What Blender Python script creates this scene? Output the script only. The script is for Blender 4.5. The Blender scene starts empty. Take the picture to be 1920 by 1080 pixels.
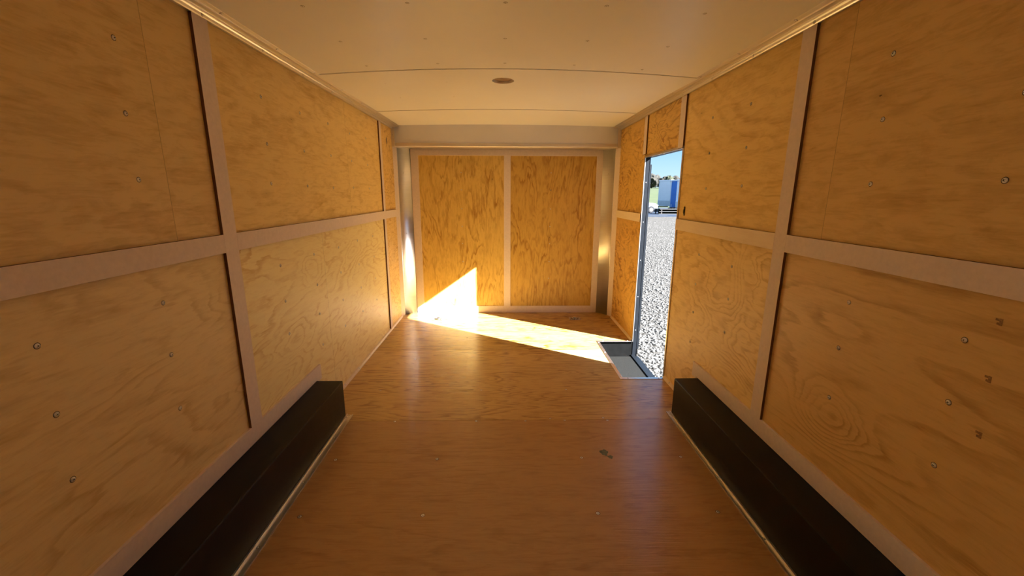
import bpy, bmesh, math, random
from mathutils import Vector, Matrix
S = bpy.context.scene
COL = S.collection
PI = math.pi

# ------------------------------------------------------------------ camera, sky, sun, exposure
CAM = Vector((-0.0369, 0.0, 1.3987))
yaw, pitch, roll, FPX = 0.0207, -0.2209, 0.0037, 787.2579
fw = Vector((math.sin(yaw)*math.cos(pitch), math.cos(yaw)*math.cos(pitch), math.sin(pitch)))
rt = Vector((math.cos(yaw), -math.sin(yaw), 0)); up = rt.cross(fw)
rt2 = rt*math.cos(roll)+up*math.sin(roll); up2 = up*math.cos(roll)-rt*math.sin(roll)
cd = bpy.data.cameras.new('camera'); cam = bpy.data.objects.new('camera', cd); COL.objects.link(cam)
cd.sensor_width = 36.0; cd.lens = FPX/1920*36.0; cd.clip_start = .02; cd.clip_end = 2000
M = Matrix((rt2, up2, -fw)).transposed().to_4x4(); M.translation = CAM
cam.matrix_world = M; S.camera = cam

SUN_STRENGTH = 34.0
SKY_STRENGTH = 0.74
S.view_settings.view_transform = 'Standard'; S.view_settings.look = 'None'
S.view_settings.gamma = 1.0; S.view_settings.use_curve_mapping = False
S.view_settings.exposure = 0.80
S.cycles.max_bounces = 16; S.cycles.diffuse_bounces = 12; S.cycles.glossy_bounces = 6
S.cycles.sample_clamp_indirect = 8.0
S.cycles.caustics_reflective = False; S.cycles.caustics_refractive = False

wd = bpy.data.worlds.new('sky'); S.world = wd; wd.use_nodes = True
wn = wd.node_tree; wn.nodes.clear()
wo = wn.nodes.new('ShaderNodeOutputWorld'); wb = wn.nodes.new('ShaderNodeBackground')
tc = wn.nodes.new('ShaderNodeTexCoord'); sx = wn.nodes.new('ShaderNodeSeparateXYZ')
rp = wn.nodes.new('ShaderNodeValToRGB')
wn.links.new(tc.outputs['Generated'], sx.inputs[0]); wn.links.new(sx.outputs['Z'], rp.inputs[0])
wn.links.new(rp.outputs[0], wb.inputs[0]); wn.links.new(wb.outputs[0], wo.inputs[0])
wb.inputs[1].default_value = SKY_STRENGTH
e = rp.color_ramp.elements
e[0].position = 0.0; e[0].color = (.60, .80, .93, 1)
e[1].position = .9; e[1].color = (.16, .36, .78, 1)
m = e.new(.10); m.color = (.30, .58, .93, 1)

sd = Vector((-1.0, 0.664, -0.712)).normalized()
sl = bpy.data.lights.new('sun', 'SUN'); sl.energy = SUN_STRENGTH; sl.angle = math.radians(.55); sl.color = (1, 1, 1.06)
so = bpy.data.objects.new('sun', sl); COL.objects.link(so)
so.rotation_euler = sd.to_track_quat('-Z', 'Y').to_euler(); so.location = (30, -20, 25)
REAR = -1.0          # where the trailer ends behind the camera
REAR_TOP = 1.91      # top of the unseen rear door; gap above it is added for fill light

# ------------------------------------------------------------------ helpers
class MB:
    """collects shapes for ONE mesh object"""
    def __init__(s): s.bm = bmesh.new()
    def box(s, x0, x1, y0, y1, z0, z1):
        v = [s.bm.verts.new(c) for c in ((x0,y0,z0),(x1,y0,z0),(x1,y1,z0),(x0,y1,z0),(x0,y0,z1),(x1,y0,z1),(x1,y1,z1),(x0,y1,z1))]
        for f in ((3,2,1,0),(4,5,6,7),(0,1,5,4),(1,2,6,5),(2,3,7,6),(3,0,4,7)): s.bm.faces.new([v[i] for i in f])
        return s
    def prism(s, poly, axis, a, b):
        """poly: list of 2-d points, extruded along axis from a to b"""
        def P(p, t):
            if axis == 'x': return (t, p[0], p[1])
            if axis == 'y': return (p[0], t, p[1])
            return (p[0], p[1], t)
        A = [s.bm.verts.new(P(p, a)) for p in poly]; B = [s.bm.verts.new(P(p, b)) for p in poly]
        n = len(poly)
        s.bm.faces.new(A[::-1]); s.bm.faces.new(B)
        for i in range(n): s.bm.faces.new((A[i], A[(i+1) % n], B[(i+1) % n], B[i]))
        return s
    def loft(s, secs):
        R_ = [[s.bm.verts.new(p) for p in q] for q in secs]; n = len(R_[0])
        for A, B in zip(R_, R_[1:]):
            for i in range(n): s.bm.faces.new((A[i], A[(i+1) % n], B[(i+1) % n], B[i]))
        s.bm.faces.new(R_[0][::-1]); s.bm.faces.new(R_[-1]); return s
    def lathe(s, prof, seg=20, M=None, cap=True):
        rings = []
        for r, z in prof:
            rings.append([s.bm.verts.new((r*math.cos(2*PI*i/seg), r*math.sin(2*PI*i/seg), z)) for i in range(seg)])
        vs = [v for q in rings for v in q]
        for a, b in zip(rings, rings[1:]):
            for i in range(seg): s.bm.faces.new((a[i], a[(i+1) % seg], b[(i+1) % seg], b[i]))
        if cap: s.bm.faces.new(rings[0][::-1]); s.bm.faces.new(rings[-1])
        if M is not None: bmesh.ops.transform(s.bm, matrix=M, verts=vs)
        return s
    def tube(s, pts, r, seg=8, closed=False):
        pts = [Vector(p) for p in pts]; n = len(pts); rings = []
        for i, p in enumerate(pts):
            a = pts[(i-1) % n] if (closed or i > 0) else p
            b = pts[(i+1) % n] if (closed or i < n-1) else p
            t = (b-a).normalized(); h = Vector((0,0,1)) if abs(t.z) < .9 else Vector((1,0,0))
            u = t.cross(h).normalized(); w = t.cross(u)
            rings.append([s.bm.verts.new(p+u*r*math.cos(2*PI*k/seg)+w*r*math.sin(2*PI*k/seg)) for k in range(seg)])
        for i in range(n if closed else n-1):
            a, b = rings[i], rings[(i+1) % n]
            for k in range(seg): s.bm.faces.new((a[k], a[(k+1) % seg], b[(k+1) % seg], b[k]))
        if not closed: s.bm.faces.new(rings[0]); s.bm.faces.new(rings[-1][::-1])
        return s
    def build(s, name, mat, parent=None, bevel=0, smooth=False, at=None, seg=2):
        bmesh.ops.recalc_face_normals(s.bm, faces=s.bm.faces)
        if at is not None: bmesh.ops.translate(s.bm, vec=-Vector(at), verts=s.bm.verts)
        me = bpy.data.meshes.new(name); s.bm.to_mesh(me); s.bm.free()
        if smooth:
            for p in me.polygons: p.use_smooth = True
        me.materials.append(mat)
        o = bpy.data.objects.new(name, me); COL.objects.link(o)
        if at is not None and parent is None: o.location = at
        if parent is not None: o.parent = parent
        if bevel:
            md = o.modifiers.new('bevel', 'BEVEL'); md.width = bevel; md.segments = seg; md.limit_method = 'ANGLE'
        return o
def tag(o, label=None, cat=None, group=None, kind=None):
    if label: o['label'] = label
    if cat: o['category'] = cat
    if group: o['group'] = group
    if kind: o['kind'] = kind
    return o
def empty(name, loc, label, cat, group=None, kind=None, rz=0):
    o = bpy.data.objects.new(name, None); COL.objects.link(o); o.location = loc; o.rotation_euler = (0, 0, rz)
    o.empty_display_size = .05
    return tag(o, label, cat, group, kind)
def dup(o, parent=None):
    c = o.copy(); COL.objects.link(c); c.parent = parent
    return c

# ------------------------------------------------------------------ materials
class NT:
    def __init__(s, name):
        s.m = bpy.data.materials.new(name); s.m.use_nodes = True; s.t = s.m.node_tree; s.t.nodes.clear()
        s.out = s.n('ShaderNodeOutputMaterial'); s.b = s.n('ShaderNodeBsdfPrincipled'); s.l(s.b.outputs[0], s.out.inputs[0])
    def n(s, k, **kw):
        q = s.t.nodes.new(k)
        for a, b in kw.items(): setattr(q, a, b)
        return q
    def l(s, a, b): s.t.links.new(a, b)
    def put(s, x, sock):
        if isinstance(x, (int, float)): sock.default_value = x
        elif isinstance(x, (tuple, list)): sock.default_value = tuple(x) if len(x) == len(sock.default_value) else tuple(x)+(1,)
        else: s.l(x, sock)
    def math(s, op, a, b=0.0, c=0.0, clamp=False):
        q = s.n('ShaderNodeMath', operation=op, use_clamp=clamp); s.put(a, q.inputs[0]); s.put(b, q.inputs[1]); s.put(c, q.inputs[2]); return q.outputs[0]
    def xyz(s, x, y, z):
        q = s.n('ShaderNodeCombineXYZ'); s.put(x, q.inputs[0]); s.put(y, q.inputs[1]); s.put(z, q.inputs[2]); return q.outputs[0]
    def noise(s, v, scale, detail=2.0, rough=.5, dist=0.0):
        q = s.n('ShaderNodeTexNoise'); s.l(v, q.inputs['Vector']); q.inputs['Scale'].default_value = scale
        q.inputs['Detail'].default_value = detail; q.inputs['Roughness'].default_value = rough; q.inputs['Distortion'].default_value = dist
        return q.outputs[0]
    def ramp(s, f, stops, interp='LINEAR'):
        q = s.n('ShaderNodeValToRGB'); s.l(f, q.inputs[0]); r = q.color_ramp; r.interpolation = interp
        for i, (p, c) in enumerate(stops):
            el = r.elements[i] if i < 2 else r.elements.new(p)
            el.position = p; el.color = tuple(c)+(1,) if len(c) == 3 else c
        return q.outputs[0]
    def mix(s, f, a, b, mode='MIX'):
        q = s.n('ShaderNodeMix', data_type='RGBA', blend_type=mode); s.put(f, q.inputs[0]); s.put(a, q.inputs[6]); s.put(b, q.inputs[7]); return q.outputs[2]
    def mr(s, v, a, b, c=0., d=1.):
        q = s.n('ShaderNodeMapRange'); s.put(v, q.inputs[0]); q.inputs[1].default_value = a; q.inputs[2].default_value = b
        q.inputs[3].default_value = c; q.inputs[4].default_value = d; return q.outputs[0]
    def bump(s, h, strength, dist=.002):
        q = s.n('ShaderNodeBump'); q.inputs['Strength'].default_value = strength; q.inputs['Distance'].default_value = dist
        s.l(h, q.inputs['Height']); s.l(q.outputs[0], s.b.inputs['Normal'])
    def set(s, **kw):
        for k, v in kw.items(): s.put(v, s.b.inputs[k.replace('_', ' ')])
        return s

def srgb(r, g, b):
    f = lambda c: (c/255/12.92) if c <= 10 else ((c/255+.055)/1.055)**2.4
    return (f(r), f(g), f(b))

TG, TB = 1.24, 1.38     # shared lean of the wood tones towards honey yellow
def ply(name, grain, across, seed, light, dark, contrast=.6, freq=9., rough=.5, eyes=(), joints=(), knots=.5, stretch=(.5, 1.5),
        coat=0., blot=.5, warp=.35, spec=.35, stains=(), gain=1.12, tb=TB):
    """rotary-cut pine veneer: contour-line grain, fibres, blotches, pin knots; grain/across name the object axes"""
    light = (min(.92, light[0]*gain), min(.9, light[1]*TG*gain), min(.9, light[2]*tb*gain)); dark = (dark[0]*gain, dark[1]*TG*1.04*gain, dark[2]*tb*gain)
    N = NT(name)
    t = N.n('ShaderNodeTexCoord'); sp = N.n('ShaderNodeSeparateXYZ'); N.l(t.outputs['Object'], sp.inputs[0])
    U = sp.outputs['XYZ'.index(grain)]; V = sp.outputs['XYZ'.index(across)]
    sd_ = seed
    for j in joints:   # a glued veneer joint: the grain changes across it
        st = N.math('GREATER_THAN', U, j); sd_ = N.math('ADD', sd_, N.math('MULTIPLY', st, 3.37))
    v1 = N.xyz(N.math('MULTIPLY', U, stretch[0]), N.math('MULTIPLY', V, stretch[1]), sd_)
    n1 = N.noise(v1, 1.15, 3.0, .45, warp)
    v1b = N.xyz(N.math('MULTIPLY', U, stretch[0]*4), N.math('MULTIPLY', V, stretch[1]*4), sd_)
    n1b = N.noise(v1b, 1.6, 2.0, .5, 0)
    vj = N.xyz(N.math('MULTIPLY', U, 7.0), N.math('MULTIPLY', V, 60.0), sd_)
    jag = N.noise(vj, 1.0, 3.0, .6, 0)
    val = N.math('MULTIPLY_ADD', jag, .035, N.math('MULTIPLY_ADD', n1b, .11, n1))
    for (eu, ev, su, sv, amp) in eyes:
        du = N.math('DIVIDE', N.math('SUBTRACT', N.math('MULTIPLY_ADD', n1b, su*1.5, U), eu+su*.75), su); dv = N.math('DIVIDE', N.math('SUBTRACT', N.math('MULTIPLY_ADD', n1, sv*2.2, V), ev+sv*1.1), sv)
        d2 = N.math('ADD', N.math('MULTIPLY', du, du), N.math('MULTIPLY', dv, dv))
        val = N.math('ADD', val, N.math('MULTIPLY', N.math('POWER', 2.718, N.math('MULTIPLY', d2, -1.0)), amp))
    fr = N.math('FRACT', N.math('MULTIPLY', val, freq*1.5))
    ring = N.ramp(fr, [(0, (0,)*3), (.5, (.12,)*3), (.8, (1,)*3), (.88, (.9,)*3), (.97, (0,)*3)])
    # blotchy strength of the latewood, flat sheen in between
    v2 = N.xyz(N.math('MULTIPLY', U, 1.3), N.math('MULTIPLY', V, 3.0), sd_)
    bl = N.noise(v2, 1.7, 4.0, .6, .6)
    mask = N.mr(bl, .38, .64, .12, 1.0)
    v3 = N.xyz(N.math('MULTIPLY', U, 9.0), N.math('MULTIPLY', V, 140.0), sd_)
    fib = N.noise(v3, 1.0, 3.0, .65, 0)
    v6 = N.xyz(N.math('MULTIPLY', U, 13.0), N.math('MULTIPLY', V, 85.0), N.math('ADD', sd_, 4.1))
    fl1 = N.noise(v6, 1.0, 3.0, .6, .5); fleck = N.math('SUBTRACT', N.mr(fl1, .56, .72), N.mr(fl1, .44, .28))
    amt = N.math('MULTIPLY', N.math('MULTIPLY', ring, mask), contrast)
    amt = N.math('ADD', amt, N.math('MULTIPLY', N.math('SUBTRACT', fib, .5), .6))
    amt = N.math('MULTIPLY_ADD', fleck, .26, amt)
    v4 = N.xyz(N.math('MULTIPLY', U, 2.6), N.math('MULTIPLY', V, 9.0), sd_)
    b2 = N.noise(v4, 2.0, 6.0, .68, 1.4)
    amt = N.math('ADD', amt, N.math('MULTIPLY', N.math('SUBTRACT', b2, .46), blot*2.1), clamp=True)
    c = N.mix(amt, light, dark)
    # pin knots and dashes
    if knots > 0:
        v5 = N.xyz(N.math('MULTIPLY', U, 2.2), N.math('MULTIPLY', V, 6.0), sd_)
        vo = N.n('ShaderNodeTexVoronoi'); N.l(v5, vo.inputs['Vector']); vo.inputs['Scale'].default_value = 1.5
        k = N.math('LESS_THAN', vo.outputs['Distance'], N.mr(b2, .45, .7, .0, 0.07*knots))
        hl = N.mr(vo.outputs['Distance'], .02, .22, .45*knots, 0.)
        c = N.mix(hl, c, tuple(x*.75 for x in dark)); c = N.mix(N.math('MULTIPLY', k, .8), c, (.05, .025, .008))
    for (su0, su1, sv0, sv1, sc, sa) in stains:
        bx = N.math('MULTIPLY', N.math('COMPARE', U, (su0+su1)/2, abs(su1-su0)/2), N.math('COMPARE', V, (sv0+sv1)/2, abs(sv1-sv0)/2))
        c = N.mix(N.math('MULTIPLY', bx, N.math('MULTIPLY', N.mr(b2, .3, .6), sa)), c, sc)
    for j in joints:
        ln = N.math('COMPARE', U, j, .0012); c = N.mix(N.math('MULTIPLY', ln, .55), c, tuple(x*.4 for x in dark))
    N.set(Base_Color=c, Roughness=N.mr(fib, .2, .8, rough-.06, rough+.06), Specular_IOR_Level=spec)
    if coat: N.set(Coat_Weight=coat, Coat_Roughness=.3)
    if coat:
        vb = N.xyz(N.math('MULTIPLY', U, 6.0), N.math('MULTIPLY', V, 260.0), sd_)
        N.bump(N.noise(vb, 1.0, 2.0, .5, 0), .55, .0016)
        N.l(N.b.inputs['Normal'].links[0].from_socket, N.b.inputs['Coat Normal'])
        N.set(Coat_Roughness=.13)
    else: N.bump(N.math('ADD', fib, N.math('MULTIPLY', ring, .6)), .12, .001)
    return N.m

def plain(name, col, rough=.5, metal=0., var=.12, scale=20., spec=.5, stretch=(1, 1, 1), bump=0., detail=3.):
    N = NT(name)
    t = N.n('ShaderNodeTexCoord'); mp = N.n('ShaderNodeMapping'); N.l(t.outputs['Object'], mp.inputs[0]); mp.inputs['Scale'].default_value = stretch
    n = N.noise(mp.outputs[0], scale, detail, .6)
    c = N.mix(N.mr(n, .25, .75), tuple(x*(1-var) for x in col), tuple(min(1, x*(1+var)) for x in col))
    N.set(Base_Color=c, Roughness=N.mr(n, .2, .8, max(.02, rough-.05), rough+.05), Metallic=metal, Specular_IOR_Level=spec)
    if bump: N.bump(n, bump, .002)
    return N.m

LW, DW = (.80, .51, .215), (.53, .245, .062)         # wall veneer
LO, DO = (.74, .41, .13), (.44, .175, .032)          # the more orange sheets
FLL, FLD = (.60, .31, .12), (.33, .125, .036)        # varnished floor
M_batten = plain('batten_fibreboard', (.79, .68, .62), .6, 0, .06, 60, .25)
M_edge_shade = plain('batten_edge_shade', (.17, .075, .03), .8, 0, .1, 90, .1)
M_batten_wood = ply('batten_wood', 'Y', 'Z', 8.3, (.80, .55, .37), (.68, .42, .25), .4, 6, .5, knots=0, blot=.3)
M_ceil = plain('ceiling_cream', (.92, .93, .93), .38, 0, .015, 3, .4)
M_alu = plain('aluminium_mill', (.78, .75, .70), .36, 1, .05, 8, .5, (40, 1, 40))
M_galv = plain('galvanised_sheet', (.70, .63, .54), .45, .85, .06, 4, .5, (1, 1, 1))
M_brush = plain('brushed_aluminium', (.70, .70, .70), .33, 1, .05, 6, .5, (1, 1, 12), .05)
M_header = plain('header_sheet', (.69, .69, .76), .5, .0, .04, 3, .4)
M_black = plain('black_paint', (.0045, .0038, .0034), .38, 0, .15, 30, .22)
M_blackslot = plain('black_plastic', (.008, .007, .006), .4, 0, .1, 80)
M_jamb = plain('dark_grey_paint', (.0085, .0105, .013), .4, .0, .12, 12, .2)
M_pan = plain('step_steel', (.0055, .0055, .0050), .45, .0, .2, 14, .12)
M_grip = plain('grip_tape', (.0165, .0165, .0142), .6, 0, .5, 220, .15, (1, 1, 1), .8, 2)
M_zinc = plain('zinc_screw', (.92, .90, .86), .3, .25, .05, 200)
M_dark = plain('screw_recess_shade', (.03, .022, .015), .6, 0, .05, 100)
M_skin = plain('trailer_skin', (.75, .75, .74), .35, 0, .03, 3)
M_steel = plain('ring_steel', (.62, .60, .56), .28, 1, .1, 60)
M_recess_top = plain('dark_recess_top', (.36, .23, .13), .5, 0, .05, 20)  # dark brown puts the unlit inside of the ceiling recess into colour
M_patch = plain('veneer_patch', (.20, .15, .11), .6, 0, .2, 60)
M_smudge = plain('pencil_smudge', (.30, .175, .07), .8, 0, .5, 160)

# ------------------------------------------------------------------ dimensions
W = 1.22                     # half width
YP = 4.695                   # where the side walls end at the corner posts
YF = 4.877                   # front wall
ZR0, ZR1 = 1.150, 1.227      # middle rail
ZT = 2.0626                  # underside of the roof cove
TH = .0125                    # batten thickness
OUT = 1.262                  # outer skin
DN, DF, DT = 3.047, 3.838, 1.712   # side door
WB = .145                    # step well depth
def ceil_z(x, y=2.0):
    k = min(1.0, max(0.0, (y-2.75)/1.96)); return 2.131-.014*k-(.041-.028*k)*(x/1.135)**2

# ------------------------------------------------------------------ screws
def screw_mesh(name, r=.0064, h=.0036, ring=True):
    b = MB(); b.lathe([(r*1.08, 0), (r*1.05, h*.25), (r*.85, h*.75), (r*.45, h), (.0005, h)], 12)
    o = b.build(name, M_zinc, None, smooth=True)
    me = o.data; me.materials.append(M_dark)
    bm = bmesh.new(); bm.from_mesh(me)
    for a in (0, PI/2):
        R = Matrix.Rotation(a+.5, 4, 'Z')
        v = [bm.verts.new(R @ Vector(c)) for c in ((-r*.6, -r*.13, h*1.03), (r*.6, -r*.13, h*1.03), (r*.6, r*.13, h*1.03), (-r*.6, r*.13, h*1.03))]
        f = bm.faces.new(v); f.material_index = 1
    if ring:  # flat dark ring: shadow round the screw head put into colour
        A = [bm.verts.new((r*1.12*math.cos(i*PI/8), r*1.12*math.sin(i*PI/8), .0004)) for i in range(16)]; Bq = [bm.verts.new((r*1.38*math.cos(i*PI/8), r*1.38*math.sin(i*PI/8), .0003)) for i in range(16)]
        for i in range(16): bm.faces.new((A[i], Bq[i], Bq[(i+1) % 16], A[(i+1) % 16])).material_index = 1
    bm.to_mesh(me); bm.free(); bpy.data.objects.remove(o); return me
SCREW = screw_mesh('screw')
def screw(loc, normal, parent, s=1.0, mesh=None):
    o = bpy.data.objects.new('screw', mesh or SCREW); COL.objects.link(o)
    o.location = loc; o.rotation_euler = Vector(normal).to_track_quat('Z', 'Y').to_euler(); o.scale = (s, s, s); o.parent = parent
    return o

# ------------------------------------------------------------------ ground outside (large structure first)
def gravel_mat():
    N = NT('gravel'); t = N.n('ShaderNodeTexCoord')
    vo = N.n('ShaderNodeTexVoronoi'); N.l(t.outputs['Object'], vo.inputs['Vector']); vo.inputs['Scale'].default_value = 34
    sp = N.n('ShaderNodeSeparateColor'); N.l(vo.outputs['Color'], sp.inputs[0])
    n = N.noise(t.outputs['Object'], 26, 4, .7); n2 = N.noise(t.outputs['Object'], .8, 3, .5)
    c = N.ramp(sp.outputs[0], [(0, (.012, .011, .009)), (.2, (.035, .032, .026)), (.3, (.075, .072, .064)), (1, (.12, .115, .102))])
    c = N.mix(N.mr(n, .33, .5, .75, 0.), c, (.012, .010, .008)); c = N.mix(N.mr(n2, .3, .7, 0, .25), c, (.11, .104, .09))
    n3 = N.noise(t.outputs['Object'], 5, 4, .8)
    c = N.mix(N.mr(n3, .38, .5, .35, 0.), c, (.03, .028, .024))
    N.set(Base_Color=c, Roughness=1, Specular_IOR_Level=.03)
    N.bump(N.math('SUBTRACT', n, vo.outputs['Distance']), .6, .02)
    return N.m
GZ = -.5
b = MB(); b.box(-60, 140, -60, 62, GZ-.3, GZ)
tag(b.build('ground', gravel_mat()), 'pale sunlit gravel yard outside the side doorway', 'ground', kind='structure')
import numpy as np
def stones():
    bm = bmesh.new(); bmesh.ops.create_icosphere(bm, subdivisions=1, radius=1.0); bm.verts.ensure_lookup_table()
    V0 = np.array([v.co[:] for v in bm.verts]); F0 = np.array([[v.index for v in f.verts] for f in bm.faces]); bm.free()
    g = np.random.default_rng(3); n = 26000
    y = 3.0+27*g.random(n)**1.25; x = 1.75+g.random(n)*(.40*y+.6)-.2+np.maximum(0, y-6)*.13
    r_ = g.uniform(.010, .024, n)*(1+.35*(g.random(n) > .85))
    sc = np.stack([r_*g.uniform(.8, 1.4, n), r_*g.uniform(.7, 1.1, n), r_*g.uniform(.45, .8, n)], 1)
    a = g.uniform(0, 2*PI, n); ca, sa = np.cos(a), np.sin(a)
    P = V0[None]*sc[:, None]*(1+g.uniform(-.22, .22, (n, len(V0), 1)))
    Q = np.stack([P[..., 0]*ca[:, None]-P[..., 1]*sa[:, None]+x[:, None], P[..., 0]*sa[:, None]+P[..., 1]*ca[:, None]+y[:, None], P[..., 2]+GZ+r_[:, None]*.25], 2).reshape(-1, 3)
    F = (F0[None]+(np.arange(n)*len(V0))[:, None, None]).reshape(-1)
    me = bpy.data.meshes.new('gravel_stones'); me.vertices.add(len(Q)); me.vertices.foreach_set('co', Q.ravel())
    me.loops.add(len(F)); me.loops.foreach_set('vertex_index', F); nf = len(F)//3
    me.polygons.add(nf); me.polygons.foreach_set('loop_start', np.arange(nf)*3); me.update(); me.validate()
    N = NT('gravel_stone'); t = N.n('ShaderNodeTexCoord'); w = N.noise(t.outputs['Object'], 14, 2, .5)
    N.set(Base_Color=N.ramp(w, [(.3, (.035, .033, .029)), (.45, (.09, .087, .077)), (.7, (.155, .15, .135))]), Roughness=.9, Specular_IOR_Level=.2)
    me.materials.append(N.m); o = bpy.data.objects.new('gravel_stones', me); COL.objects.link(o)
    return tag(o, 'loose pale gravel stones strewn over the yard outside the doorway', 'gravel', kind='stuff')
stones()
M_asph = plain('asphalt', (.030, .040, .056), 1, 0, .15, 8, .02)
b = MB(); b.box(2, 60, 36.6, 62, GZ-.1, GZ+.012)
tag(b.build('ground', M_asph), 'strip of blue-grey asphalt beyond the gravel', 'ground', kind='structure')
M_line = plain('road_paint', (.07, .07, .068), .9, 0, .05, 5, .05)
b = MB(); b.box(6, 15.0, 38.6, 39.0, GZ, GZ+.022)
tag(b.build('ground', M_line), 'white painted line on the asphalt strip', 'road line', kind='structure')
def grass_mat():
    N = NT('field_grass'); t = N.n('ShaderNodeTexCoord'); n = N.noise(t.outputs['Object'], .25, 5, .6)
    N.set(Base_Color=N.ramp(n, [(.3, (.020, .036, .004)), (.7, (.042, .055, .010))]), Roughness=.9); return N.m
b = MB(); b.prism([(62, GZ-.3), (62, GZ), (110, 1.6), (260, 5.5), (320, 5.5), (320, GZ-.3)], 'x', -60, 220)
tag(b.build('ground', grass_mat()), 'green grassy field rising to the tree line', 'field', kind='structure')

# ------------------------------------------------------------------ floor
b = MB()
for q in ((-OUT, .89, REAR, 4.95), (.89, OUT, REAR, 3.02), (.89, OUT, 3.848, 4.95)): b.box(q[0], q[1], q[2], q[3], -.075, -.0195)
floor = tag(b.build('floor', M_black), 'orange-brown varnished plywood trailer floor', 'floor', kind='structure')
def fl(seed, **kw):
    kw.setdefault('gain', 1.02); return ply('floor_sheet_%d' % seed, 'X', 'Y', seed*7.31, **kw)
m1 = fl(1, light=(.50, .235, .085), dark=(.33, .125, .040), contrast=.45, freq=10, rough=.36, stretch=(.5, 2.8), coat=.5, knots=.6, blot=.7)
m2 = fl(2, tb=1.15, light=FLL, dark=(.27, .095, .022), contrast=1.0, freq=15, rough=.36, stretch=(.42, 3.0), coat=.45, knots=.35, blot=.45,
        eyes=((.1, 3.0, .7, .10, .12), (-.7, 2.75, .5, .08, -.1), (.75, 3.1, .3, .1, .14)))
m3 = fl(3, light=(.56, .295, .108), dark=(.20, .064, .012), contrast=1.1, freq=12, rough=.38, stretch=(.5, 3.0), coat=.2, knots=.5, blot=.9, gain=1.0, tb=1.0)
G = .0012
def sheet(y0, y1, mat, cut=False):
    b = MB()
    if not cut: b.box(-W, W, y0+G, y1-G, -.0195, 0)
    else:  # L-shaped round the step well
        for q in cut: b.box(*q, -.0195, 0)
        bmesh.ops.remove_doubles(b.bm, verts=b.bm.verts, dist=1e-5)
    return b.build('plywood_sheet', mat, floor)
s0 = sheet(REAR, 1.19, m2)
s1 = sheet(1.19, 2.411, m1)
s2 = sheet(2.411, 3.63, m2, ((-W, .889, 2.411+G, 3.63-G), (.889, W, 2.411+G, 3.021)))
s3 = sheet(3.63, 4.90, m3, ((-W, .889, 3.63+G, 4.90), (.889, W, 3.847, 4.90)))
SF = screw_mesh('floor_screw', .0075, .0012)
for x in (-.94, -.397, .386, .93):
    for y in (1.61, 2.017):
        screw((x, y, 0), (0, 0, 1), s1, 1, SF)
for x, y in ((-.72, 2.404), (-.21, 2.402), (.10, 2.40), (.35, 2.404), (.62, 2.40)): screw((x, y, 0), (0, 0, 1), s1, .9, SF)
for x, y in ((-.93, 2.83), (-.65, 2.83), (-.2, 2.83), (.42, 2.83), (.6, 2.43), (.26, 2.425), (-.80, 3.42)): screw((x, y, 0), (0, 0, 1), s2, .8, SF)
for x, y in ((-.399, 3.977), (.40, 3.98), (-.8, 4.38), (0, 4.4)): screw((x, y, 0), (0, 0, 1), s3, .9, SF)
b = MB(); bmv = []
for (x, y, rx, ry) in ((.52, 2.06, .022, .028), (.545, 2.02, .014, .016)):
    b.bm.faces.new([b.bm.verts.new((x+rx*math.cos(a)*(1+.25*math.sin(3*a)), y+ry*math.sin(a)*(1+.2*math.cos(5*a)), .0004)) for a in [i*PI/9 for i in range(18)]])
b.build('paint_smudge', plain('green_smudge', (.15, .17, .09), .7, 0, .4, 90), s1)['label'] = 'small greenish paint smudge'

# ------------------------------------------------------------------ side walls
def wall(side, name, label):
    sx_ = -1 if side == 'l' else 1
    b = MB(); x0, x1 = sorted((sx_*OUT, sx_*(OUT-.008)))
    if side == 'l': b.box(x0, x1, REAR, 4.95, -.1, 2.12)
    else:
        b.box(x0, x1, REAR, DN, -.16, 2.12); b.box(x0, x1, DF, 4.95, -.16, 2.12); b.box(x0, x1, DN, DF, DT, 2.12)
    w_ = tag(b.build(name, M_skin), label, 'wall', kind='structure')
    return w_, sx_
wl_, _ = wall('l', 'wall_left', 'left plywood trailer wall with tan battens and a middle rail')
wr_, _ = wall('r', 'wall_right', 'right plywood trailer wall pierced by the open side doorway')
def panel(wallo, sgn, y0, y1, z0, z1, mat):
    b = MB(); x0, x1 = sorted((sgn*W, sgn*(W+.0095))); b.box(x0, x1, y0+.0008, y1-.0008, z0+.0006, z1-.0006)
    return b.build('plywood_panel', mat, wallo)
def batten(wallo, sgn, y0, y1, z0, z1, mat=None, name='batten', th=TH):
    b = MB(); x0, x1 = sorted((sgn*W, sgn*(W-th))); b.box(x0, x1, y0, y1, z0, z1)
    o = b.build(name, mat or M_batten, wallo, bevel=.0006)
    o.data.materials.append(M_edge_shade)          # side faces coloured dark to stand in for the shadow line beside battens
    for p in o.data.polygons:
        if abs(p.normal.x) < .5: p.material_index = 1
    return o
ZM = 1.19
PL = {}
YW = 'Y'
PL['l0u'] = panel(wl_, -1, REAR, 1.83, ZM, 2.08, ply('ply_a', 'Y', 'Z', 1.7, (.72,.43,.165), (.47,.225,.065), .35, 7, .5, joints=(1.55,), blot=.8, knots=.7))
PL['l1u'] = panel(wl_, -1, 1.83, 4.235, ZM, 2.08, ply('ply_b', 'Y', 'Z', 12.2, (.78,.47,.175), (.52,.245,.06), .45, 8, .5, joints=(3.35,), blot=.8, knots=.7))
PL['l2u'] = panel(wl_, -1, 4.235, 4.74, ZM, 2.08, ply('ply_c', 'Y', 'Z', 23.1, (.76,.43,.14), (.44,.18,.035), .8, 12, .5, stretch=(1.2,1.5), warp=1.2))
PL['l0d'] = panel(wl_, -1, REAR, 1.83, 0, ZM, ply('ply_d', 'Y', 'Z', 31.9, (.75,.48,.22), (.53,.28,.10), .6, 11, .5, blot=.55, knots=.6,
                  stretch=(.55, 1.7), eyes=((1.55, .9, .16, .13, .09), (1.62, .55, .2, .1, -.08))))
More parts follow.
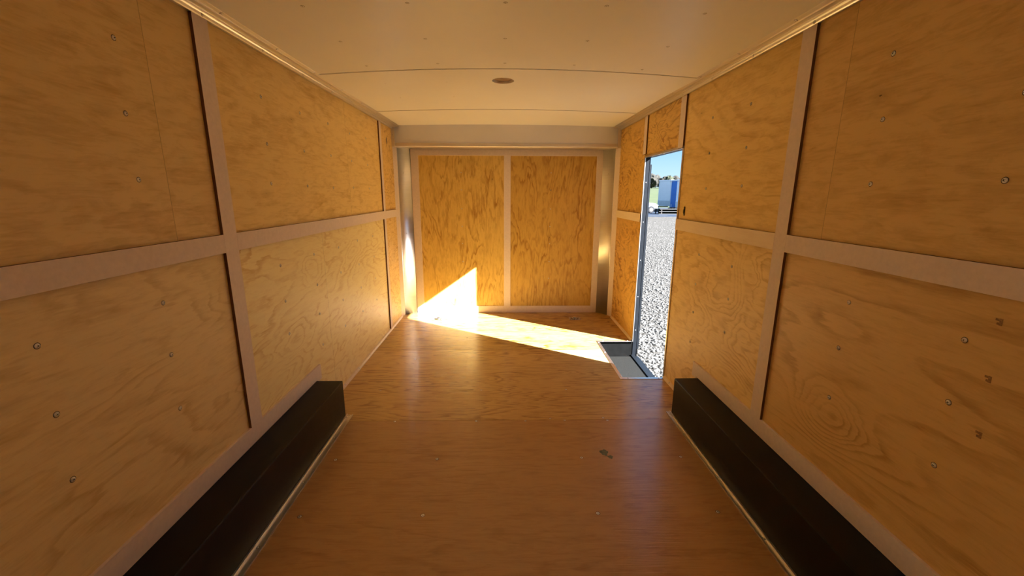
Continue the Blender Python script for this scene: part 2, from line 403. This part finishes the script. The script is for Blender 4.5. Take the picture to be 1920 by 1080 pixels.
PL['l1d'] = panel(wl_, -1, 1.83, 4.235, 0, ZM, ply('ply_e', 'Y', 'Z', 45.4, (.84,.57,.27), (.62,.34,.115), .8, 15, .5, joints=(2.77,), blot=.35,
                  knots=.4, stretch=(.6, 1.6), eyes=((2.25, .58, .22, .12, .14), (2.62, .95, .13, .12, .1), (3.6, .5, .35, .2, .1)), warp=.6))
PL['l2d'] = panel(wl_, -1, 4.235, 4.74, 0, ZM, ply('ply_f', 'Y', 'Z', 52.6, (.76,.45,.16), (.46,.19,.04), .9, 14, .5, stretch=(1.5,1.3), warp=1.4))
PL['r0u'] = panel(wr_, 1, REAR, 1.868, ZM, 2.08, ply('ply_g', 'Y', 'Z', 61.2, (.68,.38,.135), (.44,.20,.052), .35, 7, .5, joints=(1.64,), blot=.85, knots=.8))
PL['r1u'] = panel(wr_, 1, 1.868, 3.046, ZM, 2.08, ply('ply_h', 'Y', 'Z', 70.7, (.78,.46,.155), (.50,.225,.05), .5, 8, .5, blot=.8, knots=.9, warp=.7))
PL['r2u'] = panel(wr_, 1, 3.046, 3.84, DT+.012, 2.08, ply('ply_i', 'Y', 'Z', 83.3, (.70,.38,.10), (.36,.13,.02), 1.1, 9, .5, stretch=(.9,2.), warp=1.3))
PL['r3u'] = panel(wr_, 1, 3.855, 4.74, ZM, 2.08, ply('ply_j', 'Y', 'Z', 91.8, (.68,.36,.09), (.34,.12,.018), 1.1, 10, .5, stretch=(1.1,1.6), warp=1.3))
PL['r0d'] = panel(wr_, 1, REAR, 1.868, 0, ZM, ply('ply_k', 'Y', 'Z', 105.5, (.66,.36,.125), (.42,.185,.048), .75, 10, .45, blot=.25, knots=.35,
                  stretch=(.35, 1.5), eyes=((1.47, .57, .13, .12, .36), (1.40, .35, .35, .08, -.16)), warp=.2))
PL['r1d'] = panel(wr_, 1, 1.868, 3.046, 0, ZM, ply('ply_l', 'Y', 'Z', 114.4, (.80,.48,.175), (.52,.24,.06), .75, 13, .5, blot=.5, knots=.9,
                  stretch=(.8, 1.4), eyes=((2.1, .95, .10, .2, .2), (2.35, .4, .3, .1, -.14), (2.6, .85, .2, .1, .1)), warp=.7))
PL['r3d'] = panel(wr_, 1, 3.855, 4.74, 0, ZM, ply('ply_m', 'Y', 'Z', 127.9, (.66,.33,.08), (.32,.11,.016), 1.1, 10, .45, stretch=(1.1,1.5), warp=1.2))
# battens: full-height uprights, rails between them
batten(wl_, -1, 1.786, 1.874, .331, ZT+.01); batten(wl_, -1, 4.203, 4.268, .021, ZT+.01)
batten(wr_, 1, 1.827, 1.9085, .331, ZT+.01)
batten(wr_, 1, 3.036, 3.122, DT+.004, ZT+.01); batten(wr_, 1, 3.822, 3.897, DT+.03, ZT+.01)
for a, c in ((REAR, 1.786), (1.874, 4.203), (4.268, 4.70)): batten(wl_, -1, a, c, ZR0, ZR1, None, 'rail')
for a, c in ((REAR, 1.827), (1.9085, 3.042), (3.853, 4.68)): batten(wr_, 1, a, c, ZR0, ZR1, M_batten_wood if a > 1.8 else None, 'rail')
for wo, sgn, ye in ((wl_, -1, 2.54), (wr_, 1, 2.562)):
    b = MB(); x0, x1 = sorted((sgn*W, sgn*(W-.012)))
    b.prism([(.25, .2478), (ye-.066, .2478), (ye-.05, .235), (ye, .235), (ye, .331), (.25, .331)], 'x', x0, x1)
    b.build('base_board', M_batten, wo, bevel=.001)
for sgn, keys in ((-1, 'l'), (1, 'r')):
    for y in (1.034, 1.432, 2.228, 2.63, 3.03, 3.43, 3.83):
        if sgn > 0:
            y += .028
            if y > 3.0: continue
        for z in (.632, .832, 1.02, 1.441, 1.642, 1.851):
            up_ = 'u' if z > ZM else 'd'; k = keys+('0' if y < 1.83 else '1')+up_
            j = random.Random(int(y*1000+z*77+sgn)); screw((sgn*W, y+j.uniform(-.006, .006), z+j.uniform(-.008, .008)), (-sgn, 0, 0), PL[k])
        if y > 2.6: screw((sgn*W, y, .43), (-sgn, 0, 0), PL[keys+'1d'])
b = MB(); b.lathe([(.001, 0), (.02, 0), (.02, .0012), (.001, .0012)], 20, Matrix.Translation((-W+.0002, 4.50, 1.915)) @ Matrix.Rotation(PI/2, 4, 'Y') @ Matrix.Diagonal((1.75, .8, 1, 1)), cap=False)
b.build('veneer_patch', M_patch, PL['l2u'])['label'] = 'dark oval veneer patch'
for (y, z) in ((.997, 1.085), (.988, .933), (.976, .78)):
    b = MB(); b.box(W-.0005, W+.001, y-.009, y-.002, z-.008, z+.010); b.box(W-.0005, W+.001, y-.002, y+.007, z+.003, z+.009); b.box(W-.0005, W+.001, y-.002, y+.003, z-.007, z-.001)
    b.build('smudge_mark', M_smudge, PL['r0u' if z > ZM else 'r0d'])['label'] = 'dark square smudge printed on the plywood'

# ------------------------------------------------------------------ front wall, corner sheets, corner posts
b = MB(); b.box(-OUT, OUT, 4.94, 4.95, -.1, 2.12)
wf = tag(b.build('wall_front', M_skin), 'front plywood wall of two grained panels framed in tan battens', 'wall', kind='structure')
YB = YF+.009
pf = []
for x0, x1, sdn, lt, dk in ((-1.03, .006, 140.3, (.72,.41,.13), (.40,.155,.03)), (.006, 1.06, 151.9, (.62,.32,.085), (.34,.125,.022))):
    b = MB(); b.box(x0+.0008, x1-.0008, YB, YB+.0095, 0, 1.89)
    pf.append(b.build('plywood_panel', ply('ply_front_%d' % sdn, 'Z', 'X', sdn, lt, dk, .8, 10, .42, stretch=(.6, 2.8), knots=.9, blot=.8, warp=.6, gain=1.05, tb=1.1), wf))
def fb(x0, x1, z0, z1):
    b = MB(); b.box(x0, x1, YF, YB, z0, z1); return b.build('batten', M_batten, wf, bevel=.0008)
fb(-1.067, -.983, 0, 1.879); fb(1.0105, 1.0945, 0, 1.879); fb(-.983, 1.0105, 1.81, 1.879); fb(-.983, 1.0105, 0, .083); fb(-.0318, .0448, .083, 1.81)
for i, x in enumerate((-.512, .50)):
    for z in (.42, .62, .83, 1.03, 1.23, 1.44, 1.63): screw((x, YB, z), (0, -1, 0), pf[i], .8)
for sgn in (-1, 1):
    A = Vector((1.222, YP-.012)) if sgn > 0 else Vector((1.224, YP+.012))
    Bp = Vector((1.184, YP+.062)) if sgn > 0 else Vector((1.192, YP+.088))
    d = (Bp-A).normalized(); nn = Vector((d.y, -d.x))
    q = [A, Bp, Bp+nn*.012, A+nn*.012]
    b = MB(); b.prism([(sgn*v.x, v.y) for v in q], 'z', 0, 1.8995)
    b.build('corner_post', M_batten, wf, bevel=.0008)
    # concave metal sheet from the post round to the front batten
    C = Vector((1.062, YB+.002)); pts = []
    c1 = Bp+d*.085
    for i in range(17):
        t_ = i/16; pts.append((1-t_)**2*(Bp+nn*.004)+2*t_*(1-t_)*c1+t_*t_*C)
    o2 = [p+Vector((.003, .004)) for p in pts]
    b = MB(); b.prism([(sgn*p.x, p.y) for p in pts]+[(sgn*p.x, p.y) for p in o2[::-1]], 'z', -.0005, 1.90)
    o = b.build('corner_sheet', M_brush, wf); o['label'] = 'curved bare metal corner sheet'
    for p in o.data.polygons:
        if abs(p.normal.z) < .5: p.use_smooth = True
    for z in (.95, 1.62): screw((sgn*pts[8].x, pts[8].y-.001, z), (-sgn, -1, 0), o, .6)

# ------------------------------------------------------------------ ceiling, header, roof coves
b = MB(); ns = 20
xs = [-OUT+2*OUT*i/ns for i in range(ns+1)]
b.prism([(x, 2.185-.05*(x/OUT)**2) for x in xs]+[(x, 2.19-.05*(x/OUT)**2) for x in xs[::-1]], 'y', REAR, 4.95)
ceiling = tag(b.build('ceiling', M_skin), 'bowed cream ceiling of wide sheets with fine dark seams', 'ceiling', kind='structure')
LC = Vector((-.039, 3.005)); LR = .073
xs = [-1.19+2.38*i/40 for i in range(41)]
CP = []
M_seam = M_dark
for y0, y1 in ((REAR, .305), (.305, 1.525), (1.525, 2.746), (2.746, 3.93), (3.93, 4.93)):
    b = MB(); g = .0035; dz = -.003*sum(1 for k in (2.746, 3.93) if y0 > k-.1)
    b.loft([[(x, ya, ceil_z(x, ya)+dz) for x in xs]+[(x, ya, ceil_z(x, ya)+dz+.006) for x in xs[::-1]] for ya in (y0+g, (y0+y1)/2, y1-g)])
    o = b.build('ceiling_panel', M_ceil, ceiling); CP.append(o)
    if y0 < LC.y < y1:      # round hole for the recessed light
        cb = MB().lathe([(LR, 2.0), (LR, 2.3)], 48, Matrix.Translation((LC.x, LC.y, 0))); co = cb.build('cut', M_dark)
        md = o.modifiers.new('hole', 'BOOLEAN'); md.operation = 'DIFFERENCE'; md.object = co; md.solver = 'EXACT'
        dg = bpy.context.evaluated_depsgraph_get(); me = bpy.data.meshes.new_from_object(o.evaluated_get(dg))
        o.modifiers.clear(); o.data = me; bpy.data.objects.remove(co)
b = MB(); bars = [2.746, 3.93, 1.525]
for y in bars: b.prism([(x, ceil_z(x, y)+.0065) for x in xs]+[(x, ceil_z(x, y)+.012) for x in xs[::-1]], 'y', y-.03, y+.03)
b.build('seam_backing', M_dark, ceiling)
SC = screw_mesh('ceiling_screw', .0058, .0022)
for y in (1.855, 2.245, 2.64, 3.03, 3.45):
    for x in (-.82, -.413, -.028, .373, .778):
        if y > 2.9 and x > -.1: continue
        yy = y+(.03*(x/.8)**2 if x > 0 else 0)
        screw((x, yy, ceil_z(x, yy)-(.003 if y > 2.746 else 0)), (0, 0, -1), CP[2 if y < 2.746 else 3], 1 if y < 2.9 else .6, SC).data = SC
# roof coves (aluminium extrusions where wall meets ceiling)
for sgn, nm, lb in ((-1, 'trim_1', 'long ribbed aluminium cove along the top of the left wall'), (1, 'trim_2', 'long ribbed aluminium cove along the top of the right wall')):
    pr = [(1.2198, 2.0626), (1.205, 2.0618), (1.202, 2.066), (1.2005, 2.0745), (1.196, 2.0775), (1.190, 2.0785), (1.1885, 2.0762), (1.185, 2.0755), (1.1835, 2.0795), (1.172, 2.082),
          (1.165, 2.0825), (1.1625, 2.0800), (1.158, 2.0800), (1.156, 2.0845), (1.140, 2.0885), (1.1355, 2.0900), (1.1355, 2.0925), (1.2198, 2.115)]
    b = MB(); b.prism([(sgn*x, z) for x, z in pr], 'y', REAR, 4.712)
    tr = tag(b.build(nm, M_alu), lb, 'trim', kind='structure')
    for k in range(8):
        y = 1.42+.42*k
        screw((sgn*1.146, y+.03, 2.0868), (-sgn*.3, 0, -1), tr, .8); screw((sgn*1.2015, y, 2.070), (-sgn, 0, -.2), tr, .8)
# header across the front: flat grey sheet, bright rolled lower lip and soffit
b = MB(); b.box(-1.195, 1.195, 4.711, 4.716, 1.915, 2.12)
hd = tag(b.build('trim_3', M_header), 'grey sheet metal header across the front above the plywood panels', 'header', kind='structure')
b = MB(); pr = []
for i in range(9):
    a = i/8*PI/2; pr.append((4.711-.004+.016-.016*math.cos(a), 1.897-.016*math.sin(a)+.0005))
prof = [(4.7165, 1.921), (4.707, 1.921), (4.707, 1.897)]+pr[1:]+[(4.90, 1.8803), (4.90, 1.8843), (4.7165, 1.8843)]
b.prism(prof, 'x', -1.205, 1.205); o = b.build('lip', M_galv, hd); o['label'] = 'brighter rolled lower lip'
b = MB(); b.box(-1.195, 1.195, 4.706, 4.7115, 1.919, 1.9225); b.build('bead', M_alu, hd)
for sgn in (-1, 1):
    b = MB(); x0, x1 = sorted((sgn*1.219, sgn*1.188)); b.box(x0, x1, 4.69, 4.715, 1.8815, 2.09); ob = b.build('end_angle', M_galv, hd, bevel=.001)
    screw((sgn*1.203, 4.69, 2.0), (0, -1, 0), ob, .6)
# floor edge mouldings
for sgn, nm, segs, lb in ((-1, 'baseboard_left', ((2.47, 4.70),), 'thin pale quarter-round along the foot of the left wall'),
                          (1, 'baseboard_right', ((2.484, 3.016), (3.852, 4.66)), 'thin quarter-round along the foot of the right wall')):
    b = MB(); pr = [(W, 0), (W, .021)]+[(W-.019*math.sin(a), .002+.019*math.cos(a)) for a in [i*PI/12 for i in range(7)]]+[(W-.019, 0)]
    for a, c in segs: b.prism([(sgn*x, z) for x, z in pr], 'y', a, c)
    o = tag(b.build(nm, M_batten_wood if sgn > 0 else plain('moulding_pale', (.74, .62, .48), .4, 0, .06, 30)), lb, 'baseboard', kind='structure')
    for k in range(7):
        y = 2.6+.3*k
        if any(a+.05 < y < c-.05 for a, c in segs): screw((sgn*(W-.013), y, .0155), (-sgn, 0, 1), o, .8)

# recessed round ceiling light
cl = empty('ceiling_light', (LC.x, LC.y, ceil_z(0, LC.y)-.003), 'small round recessed light in the cream ceiling beyond the dark seam', 'ceiling light')
b = MB(); b.lathe([(LR+.0005, -.001), (LR+.0015, .016), (LR-.001, .016), (LR-.0015, -.001)], 48, cap=False)
o = b.build('housing', M_ceil, cl, smooth=False)
b = MB(); b.lathe([(LR, .0145), (LR*.7, .0140), (.001, .0135), (.001, .0175), (LR, .0175)], 48, cap=False); b.build('dark_recess_top', M_recess_top, cl, smooth=True)

# ------------------------------------------------------------------ side doorway
b = MB()
b.box(1.2195, OUT+.002, DF, DF+.004, -WB-.02, DT+.004)                     # far jamb
b.box(1.2195, OUT+.012, DN-.004, DN, -WB-.02, DT+.004)                     # near jamb
b.box(1.2195, OUT+.012, DN-.004, DF+.004, DT, DT+.004)                     # head
b.box(OUT-.004, OUT+.014, DF-.001, DF+.028, -.07, 1.655); b.box(OUT-.004, OUT+.012, DN-.028, DN, -WB-.03, DT+.03); b.box(OUT-.004, OUT+.012, DN-.028, DF+.028, DT+.002, DT+.03)
dr = tag(b.build('door_1', M_jamb), 'tall open side doorway with dark jambs looking onto sunlit gravel', 'doorway', kind='structure')
for (y0, y1, z0, z1) in ((DF-.0005, DF+.016, 0, DT+.016), (DN-.014, DN+.0005, 0, DT+.016), (DN-.014, DF+.016, DT-.0005, DT+.016)):
    b = MB(); b.box(1.2125, 1.2195, y0, y1, z0, z1); o = b.build('casing', M_alu, dr, bevel=.0008); o['label'] = 'bright aluminium edge strip'
for z in (.12, .45, .8, 1.15, 1.5): screw((1.235, DF, z), (0, -1, 0), dr, .5)
for y in (3.15, 3.45, 3.72): screw((1.235, y, DT), (0, 0, -1), dr, .8)
# black slot switch beside the door
sw = empty('light_switch', (W, 2.938, 1.285), 'small upright black switch on the plywood beside the side doorway', 'switch')
b = MB(); r = .0105; pl = [(r*math.cos(a)+0, .021+r*math.sin(a)) for a in [i*PI/10 for i in range(11)]]+[(r*math.cos(a), -.021+r*math.sin(a)) for a in [PI+i*PI/10 for i in range(11)]]
b.prism(pl, 'x', -.0035, .002); b.build('plate', M_blackslot, sw)
b = MB(); b.box(-.009, -.003, -.005, .005, -.012, .012); b.build('rocker', M_blackslot, sw, bevel=.0015)
b = MB(); b.lathe([(.0025, 0), (.002, .0012), (.0004, .0014)], 8, Matrix.Translation((-.0035, .0, -.026)) @ Matrix.Rotation(-PI/2, 4, 'Y')); b.build('screw', M_zinc, sw)

# ------------------------------------------------------------------ step well
X0, X1, Y0, Y1 = .889, OUT+.006, 3.022, 3.846
st = empty('step_well', ((X0+X1)/2, (Y0+Y1)/2, -WB), 'sunken dark metal step well in the floor at the side doorway', 'step')
AT = st.location
b = MB(); t_ = .003
b.box(X0, X1, Y0, Y1, -WB-t_, -WB); b.box(X0, X0+t_, Y0, Y1, -WB, -.001); b.box(X0, W, Y0, Y0+t_, -WB, -.001); b.box(X0, W, Y1-t_, Y1, -WB, -.001)
b.build('pan', M_pan, st, at=AT)
b = MB(); b.box(X0+.02, 1.205, Y0+.02, Y1-.03, -WB, -WB+.003); o = b.build('grip_mat', M_grip, st, at=AT); o['label'] = 'grey gritty non-slip mat'
b = MB(); b.box(X0-.022, X0+.003, Y0-.022, Y1+.022, .0, .0035); b.build('flange', M_alu, st, at=AT, bevel=.0006)
for (y0, y1) in ((Y0-.022, Y0+.003), (Y1-.003, Y1+.022)):
    b = MB(); b.box(X0+.003, 1.205, y0, y1, .0, .0035); b.box(X0+.003, 1.205, y0 if y0 > 3.4 else y1-.003, y0+.003 if y0 > 3.4 else y1, -.02, .0); b.build('flange', M_alu, st, at=AT, bevel=.0006)
b = MB(); b.box(1.206, 1.24, Y0+.004, Y1-.004, -WB, -WB+.012); b.box(1.24, X1+.004, Y0+.03, Y1-.03, -WB, -WB+.006); b.build('threshold', M_jamb, st, at=AT, bevel=.001)
for y in (3.05, 3.3, 3.56, 3.82): screw(Vector((X0-.010, y, .0035))-AT, (0, 0, 1), st, .8)
for x in (.93, 1.17): screw(Vector((x, Y1+.010, .0035))-AT, (0, 0, 1), st, .8); screw(Vector((x, Y0-.010, .0035))-AT, (0, 0, 1), st, .8)

# ------------------------------------------------------------------ wheel boxes
def wheel_box(sgn, xi, ye, xf, label):
    ys = .30
    o = empty('wheel_box', (sgn*(W+xi)/2, (ys+ye)/2, 0), label, 'wheel box', 'black wheel boxes')
    at = o.location
    b = MB(); x0, x1 = sorted((sgn*xi, sgn*(W-.0005))); b.box(x0, x1, ys, ye, .001, .247); b.build('cover', M_black, o, at=at, bevel=.006, seg=3)
    # channel flange on the floor: low web with two raised lips
    a = xf; c = xi-.001
    pr = [(a, 0), (a, .007), (a+.005, .007), (a+.005, .0025), (c-.008, .0025), (c-.008, .011), (c, .011), (c, 0)]
    b = MB(); b.prism([(sgn*x, z) for x, z in pr], 'y', ys, ye+.012); b.build('flange', M_alu, o, at=at)
    b = MB(); x0, x1 = sorted((sgn*(xi-.025), sgn*(W-.02))); b.box(x0, x1, ye, ye+.012, .0, .004); b.build('end_flange', M_alu, o, at=at)
    for k in range(6):
        y = ye-.25-.39*k
        if y > ys: screw(Vector((sgn*(a+c)/2, y, .0025))-at, (0, 0, 1), o, .8)
    for x in (xi-.012, ): screw(Vector((sgn*x, ye-.02, .004))-at, (0, 0, 1), o, .8)
    return o
wheel_box(-1, 1.049, 2.473, 1.009, 'long black wheel box against the left wall, beside the closed plywood')
wheel_box(1, 1.060, 2.484, 1.031, 'long black wheel box against the right wall, just short of the side doorway')

# ------------------------------------------------------------------ recessed tie-down rings
def ring_pan():
    o = empty('tie_down_ring', (0, 0, 0), 'x', 'tie-down', 'tie-down rings at the front of the floor')
    b = MB(); h = .062
    for q in ((-h, h, -.05, -.036), (-h, h, .036, .05), (-h, -.04, -.036, .036), (.04, h, -.036, .036)): b.box(q[0], q[1], q[2], q[3], 0, .0035)
    b.build('plate', M_steel, o)
    b = MB(); b.box(-.04, .04, -.036, .036, .0002, .0012); b.build('cup', M_dark, o)
    b = MB(); b.tube([(.030*math.cos(a), .024*math.sin(a), .0075) for a in [i*2*PI/24 for i in range(24)]], .0055, 8, True); b.build('ring', M_steel, o, smooth=True)
    b = MB(); b.box(-.014, .014, .016, .034, .001, .014); b.build('bracket', M_steel, o, bevel=.002)
    for x in (-.052, .052):
        for y in (-.043, .043): screw((x, y, .0035), (0, 0, 1), o, .7)
    return o
r1 = ring_pan(); r1.location = (-.787, 4.619, 0)
r1['label'] = 'recessed steel tie-down ring in the sunlit patch of floor'
r2 = dup(r1)
for ch in list(r1.children): dup(ch, r2)
r2.location = (.780, 4.617, 0); r2['label'] = 'recessed steel tie-down ring in shaded floor near the right front corner'

# ------------------------------------------------------------------ rear frame behind the camera
b = MB(); b.box(-OUT, OUT, REAR-.06, REAR, 2.0, 2.2); b.box(-OUT, -1.18, REAR-.06, REAR, -.1, 2.1); b.box(1.18, OUT, REAR-.06, REAR, -.1, 2.1); b.box(-OUT, OUT, REAR-.06, REAR, -.1, 0)
b.box(-1.18, 1.18, REAR-.06, REAR-.02, 0, REAR_TOP)  # unseen door, stopped short so added daylight enters above it
tag(b.build('wall_back', M_skin), 'rear door frame of the trailer', 'wall', kind='structure')

# ------------------------------------------------------------------ things out in the yard
M_tgrey = plain('trailer_grey', (.90, .87, .84), .4, 0, .04, 2)
M_tblue = plain('trailer_blue', (.02, .16, .52), .35, 0, .1, 2)
M_tsilv = plain('trailer_silver', (.8, .82, .86), .4, 0, .04, 2)
M_white = plain('white_trim', (.8, .82, .82), .4, 0, .03, 3)
M_diam = plain('diamond_plate', (.55, .57, .58), .5, .2, .25, 30)
M_rub = plain('tyre_rubber', (.012, .012, .012), .8, 0, .2, 20)
M_hub = plain('wheel_hub', (.5, .5, .5), .35, .9, .1, 20)
M_lamp = plain('amber_lamp', (.6, .18, .03), .3)
def yard_trailer(loc, wid, z0, z1, matb, label, guard=True, rz=-.30):
    o = empty('cargo_trailer', loc, label, 'trailer', 'cargo trailers parked in the yard', rz=rz)
    h = wid/2; L = 4.5
    b = MB(); b.box(-h, h, 0, L, z0, z1); b.build('body', matb, o, bevel=.03)
    b = MB(); b.box(-h-.01, h+.01, -.02, L+.02, z1-.10, z1+.03); b.build('roof_trim', M_white, o, bevel=.02)
    if guard:
        b = MB(); b.box(-h+.01, h-.01, -.012, 0, z0, z0+.62); b.build('stone_guard', M_diam, o)
        b = MB(); b.box(-h, h, -.02, 0, z0+.62, z0+.66); b.build('guard_trim', M_white, o)
    else:
        b = MB(); b.box(-h, -h+.06, -.012, 0, z0, z1-.1); b.build('corner_trim', M_white, o); b = MB(); b.box(h-.06, h, -.012, 0, z0, z1-.1); b.build('corner_trim', M_white, o)
    b = MB(); b.tube([(-h*.8, 0, z0-.04), (0, -.95, z0-.06)], .045, 8); b.tube([(h*.8, 0, z0-.04), (0, -.95, z0-.06)], .045, 8); b.box(-.05, .05, -1.15, -.9, z0-.11, z0-.01); b.build('tongue', M_black, o)
    b = MB(); b.tube([(.0, -.75, GZ-loc[2]+.02), (0, -.75, z0+.35)], .035, 8); b.build('jack', M_white, o)
    for sx2 in (-1, 1):
        for yy in (L*.5, L*.5+.8):
            Mx = Matrix.Translation((sx2*(h-.12), yy, GZ-loc[2]+.34)) @ Matrix.Rotation(PI/2, 4, 'Y')
            b = MB(); b.lathe([(.17, -.1), (.31, -.1), (.34, -.06), (.34, .06), (.31, .1), (.17, .1)], 20, Mx); wh = b.build('wheel', M_rub, o)
            b = MB(); b.lathe([(.01, -.104), (.17, -.102), (.17, .102), (.01, .104)], 16, Mx, cap=False); b.build('hub', M_hub, wh)
    for xx in (-h+.12, h-.12):
        b = MB(); b.box(xx-.04, xx+.04, -.03, -.01, z1-.22, z1-.17); b.build('marker_lamp', M_lamp, o)
    return o
RZ = math.radians(-66); nv = Vector((math.sin(RZ), -math.cos(RZ))); rv = Vector((-nv.y, nv.x))*-1
if rv.y > 0: rv = -rv
P0 = Vector((18.66, 49.7))
yard_trailer((P0.x, P0.y, 0), 1.88, .05, 2.98, M_tgrey, 'grey box trailer with silver lower guard seen through the doorway', True, RZ)
p = P0+rv*1.94; yard_trailer((p.x, p.y, 0), 1.92, -.05, 2.96, M_tblue, 'bright blue box trailer beside the grey one seen through the doorway', False, RZ)
p = P0+rv*3.98+nv*1.15; yard_trailer((p.x, p.y, 0), 2.09, .0, 2.95, M_tsilv, 'pale silver box trailer right of the blue one, cut off by the door edge', True, RZ)
M_bark = plain('bark', (.0075, .0085, .004), .95, 0, .3, 3, .05)
M_rail = plain('flatbed_rail', (.075, .075, .073), .6, 0, .05, 3, .1)
# low flatbed in front of them
fbt = empty('flatbed_trailer', (17.3, 41.6, GZ), 'low white-edged flatbed trailer lying in front of the grey and blue box trailers', 'trailer')
at = fbt.location
b = MB(); b.box(15.05, 20.5, 40.8, 42.4, -.05, .0); b.build('deck', M_bark, fbt, at=at, bevel=.01); b = MB(); b.box(15.3, 20.4, 41.2, 42.0, -.46, -.052); b.build('chassis', M_bark, fbt, at=at)
b = MB(); b.box(15.0, 20.5, 40.73, 40.80, -.02, .04); b.build('rail', M_rail, fbt, at=at); b = MB(); b.box(14.95, 20.5, 40.75, 40.83, -.26, -.20); b.build('rail', M_rail, fbt, at=at); b = MB(); b.box(14.95, 20.5, 42.35, 42.43, -.26, -.20); b.build('rail', M_rail, fbt, at=at)
b = MB(); b.box(14.9, 20.4, 40.7, 40.85, GZ+.012, -.43); b.build('skid', M_rail, fbt, at=at)
for x in (15.2, 17.0, 18.8, 20.3):
    b = MB(); b.box(x-.05, x+.05, 42.36, 42.42, GZ+.012, -.05); b.build('post', M_dark, fbt, at=at); b = MB(); b.box(x-.05, x+.05, 40.78, 40.84, GZ+.012, -.05); b.build('post', M_dark, fbt, at=at)
# car half hidden by the far jamb
M_car = plain('car_paint', (.13, .15, .17), .25, .1, .03, 3); M_glass = plain('car_glass', (.10, .17, .22), .08, 0, .1, 2)
cr = empty('car', (13.9, 44.6, GZ), 'pale silver car parked left of the grey box trailer, half behind the jamb', 'car', rz=0)
b = MB(); b.prism([(-2.1, .35), (-2.15, .75), (-2.0, 1.0), (-1.5, 1.08), (.75, 1.08), (1.75, .98), (2.0, .8), (2.02, .35)], 'y', -.85, .85); b.build('body', M_car, cr, bevel=.08, seg=3)
b = MB(); b.prism([(-1.75, 1.05), (-1.45, 1.62), (.1, 1.66), (.95, 1.06)], 'y', -.72, .72); b.build('cabin', M_glass, cr, bevel=.06)
b = MB(); b.box(-1.42, .08, -.7, .7, 1.63, 1.69); b.build('roof', M_car, cr, bevel=.03)
for xx in (-1.35, 1.3):
    for yy in (-.8, .8):
        Mx = Matrix.Translation((xx, yy, .345)) @ Matrix.Rotation(PI/2, 4, 'X')
        b = MB(); b.lathe([(.18, -.1), (.31, -.1), (.335, -.06), (.335, .06), (.31, .1), (.18, .1)], 20, Mx); wh = b.build('wheel', M_rub, cr)
        b = MB(); b.lathe([(.01, -.105), (.19, -.102), (.19, .102), (.01, .105)], 16, Mx, cap=False); b.build('hub', M_hub, wh)
b = MB(); b.box(1.93, 2.03, -.75, -.4, .68, .82); b.build('headlamp', M_white, cr, bevel=.02); b = MB(); b.box(1.93, 2.03, .4, .75, .68, .82); b.build('headlamp', M_white, cr, bevel=.02)
# tree line on the rise
M_fol = [plain('spring_foliage', (.019, .018, .010), .9, 0, .5, .9), plain('bare_twigs', (.019, .0175, .011), .9, 0, .5, .9), plain('fresh_green', (.024, .029, .010), .9, 0, .4, .9)]
rng = random.Random(5)
kinds = (('dusty olive tree', 0), ('brownish bare-twigged tree', 1), ('yellow-green tree', 2))
n_t = 0
for i in range(20):
    x = 63+i*2.7+rng.uniform(-.3, .3); y = 206+(i % 3)*17+rng.uniform(-.6, .6); kd = 2 if i < 3 else (i*7+i//3) % 3
    gz = 1.6+(y-110)*3.9/150
    hgt = rng.uniform(6.2, 7.8) if kd != 2 else rng.uniform(5.2, 6.4); r = rng.uniform(2.5, 2.9)
    order = ('leftmost on the rise beyond the yard', )
    o = empty('tree', (x, y, gz), '%s in the distant tree line above the parked trailers' % kinds[kd][0], 'tree', 'distant tree line')
    b = MB(); b.tube([(0, 0, -.3), (.1, 0, hgt*.3), (.05, .1, hgt*.7)], .16, 8); b.tube([(.08, 0, hgt*.3), (.9, .2, hgt*.62)], .09, 6); b.tube([(.08, 0, hgt*.35), (-.9, -.2, hgt*.66)], .08, 6); b.build('trunk', M_bark, o)
    bm = bmesh.new()
    for k in range(16):
        a = rng.uniform(0, 2*PI); rr = rng.uniform(0, r*.6); cz_ = rng.uniform(hgt*.25, hgt*.8); s_ = r*rng.uniform(.38, .62)
        res = bmesh.ops.create_icosphere(bm, subdivisions=2, radius=s_, matrix=Matrix.Translation((rr*math.cos(a), rr*math.sin(a), cz_)))
        for v in res['verts']: v.co += Vector((rng.uniform(-1, 1), rng.uniform(-1, 1), rng.uniform(-1, 1)))*s_*.22
    q = MB(); q.bm.free(); q.bm = bm; q.build('crown', M_fol[kd], o)
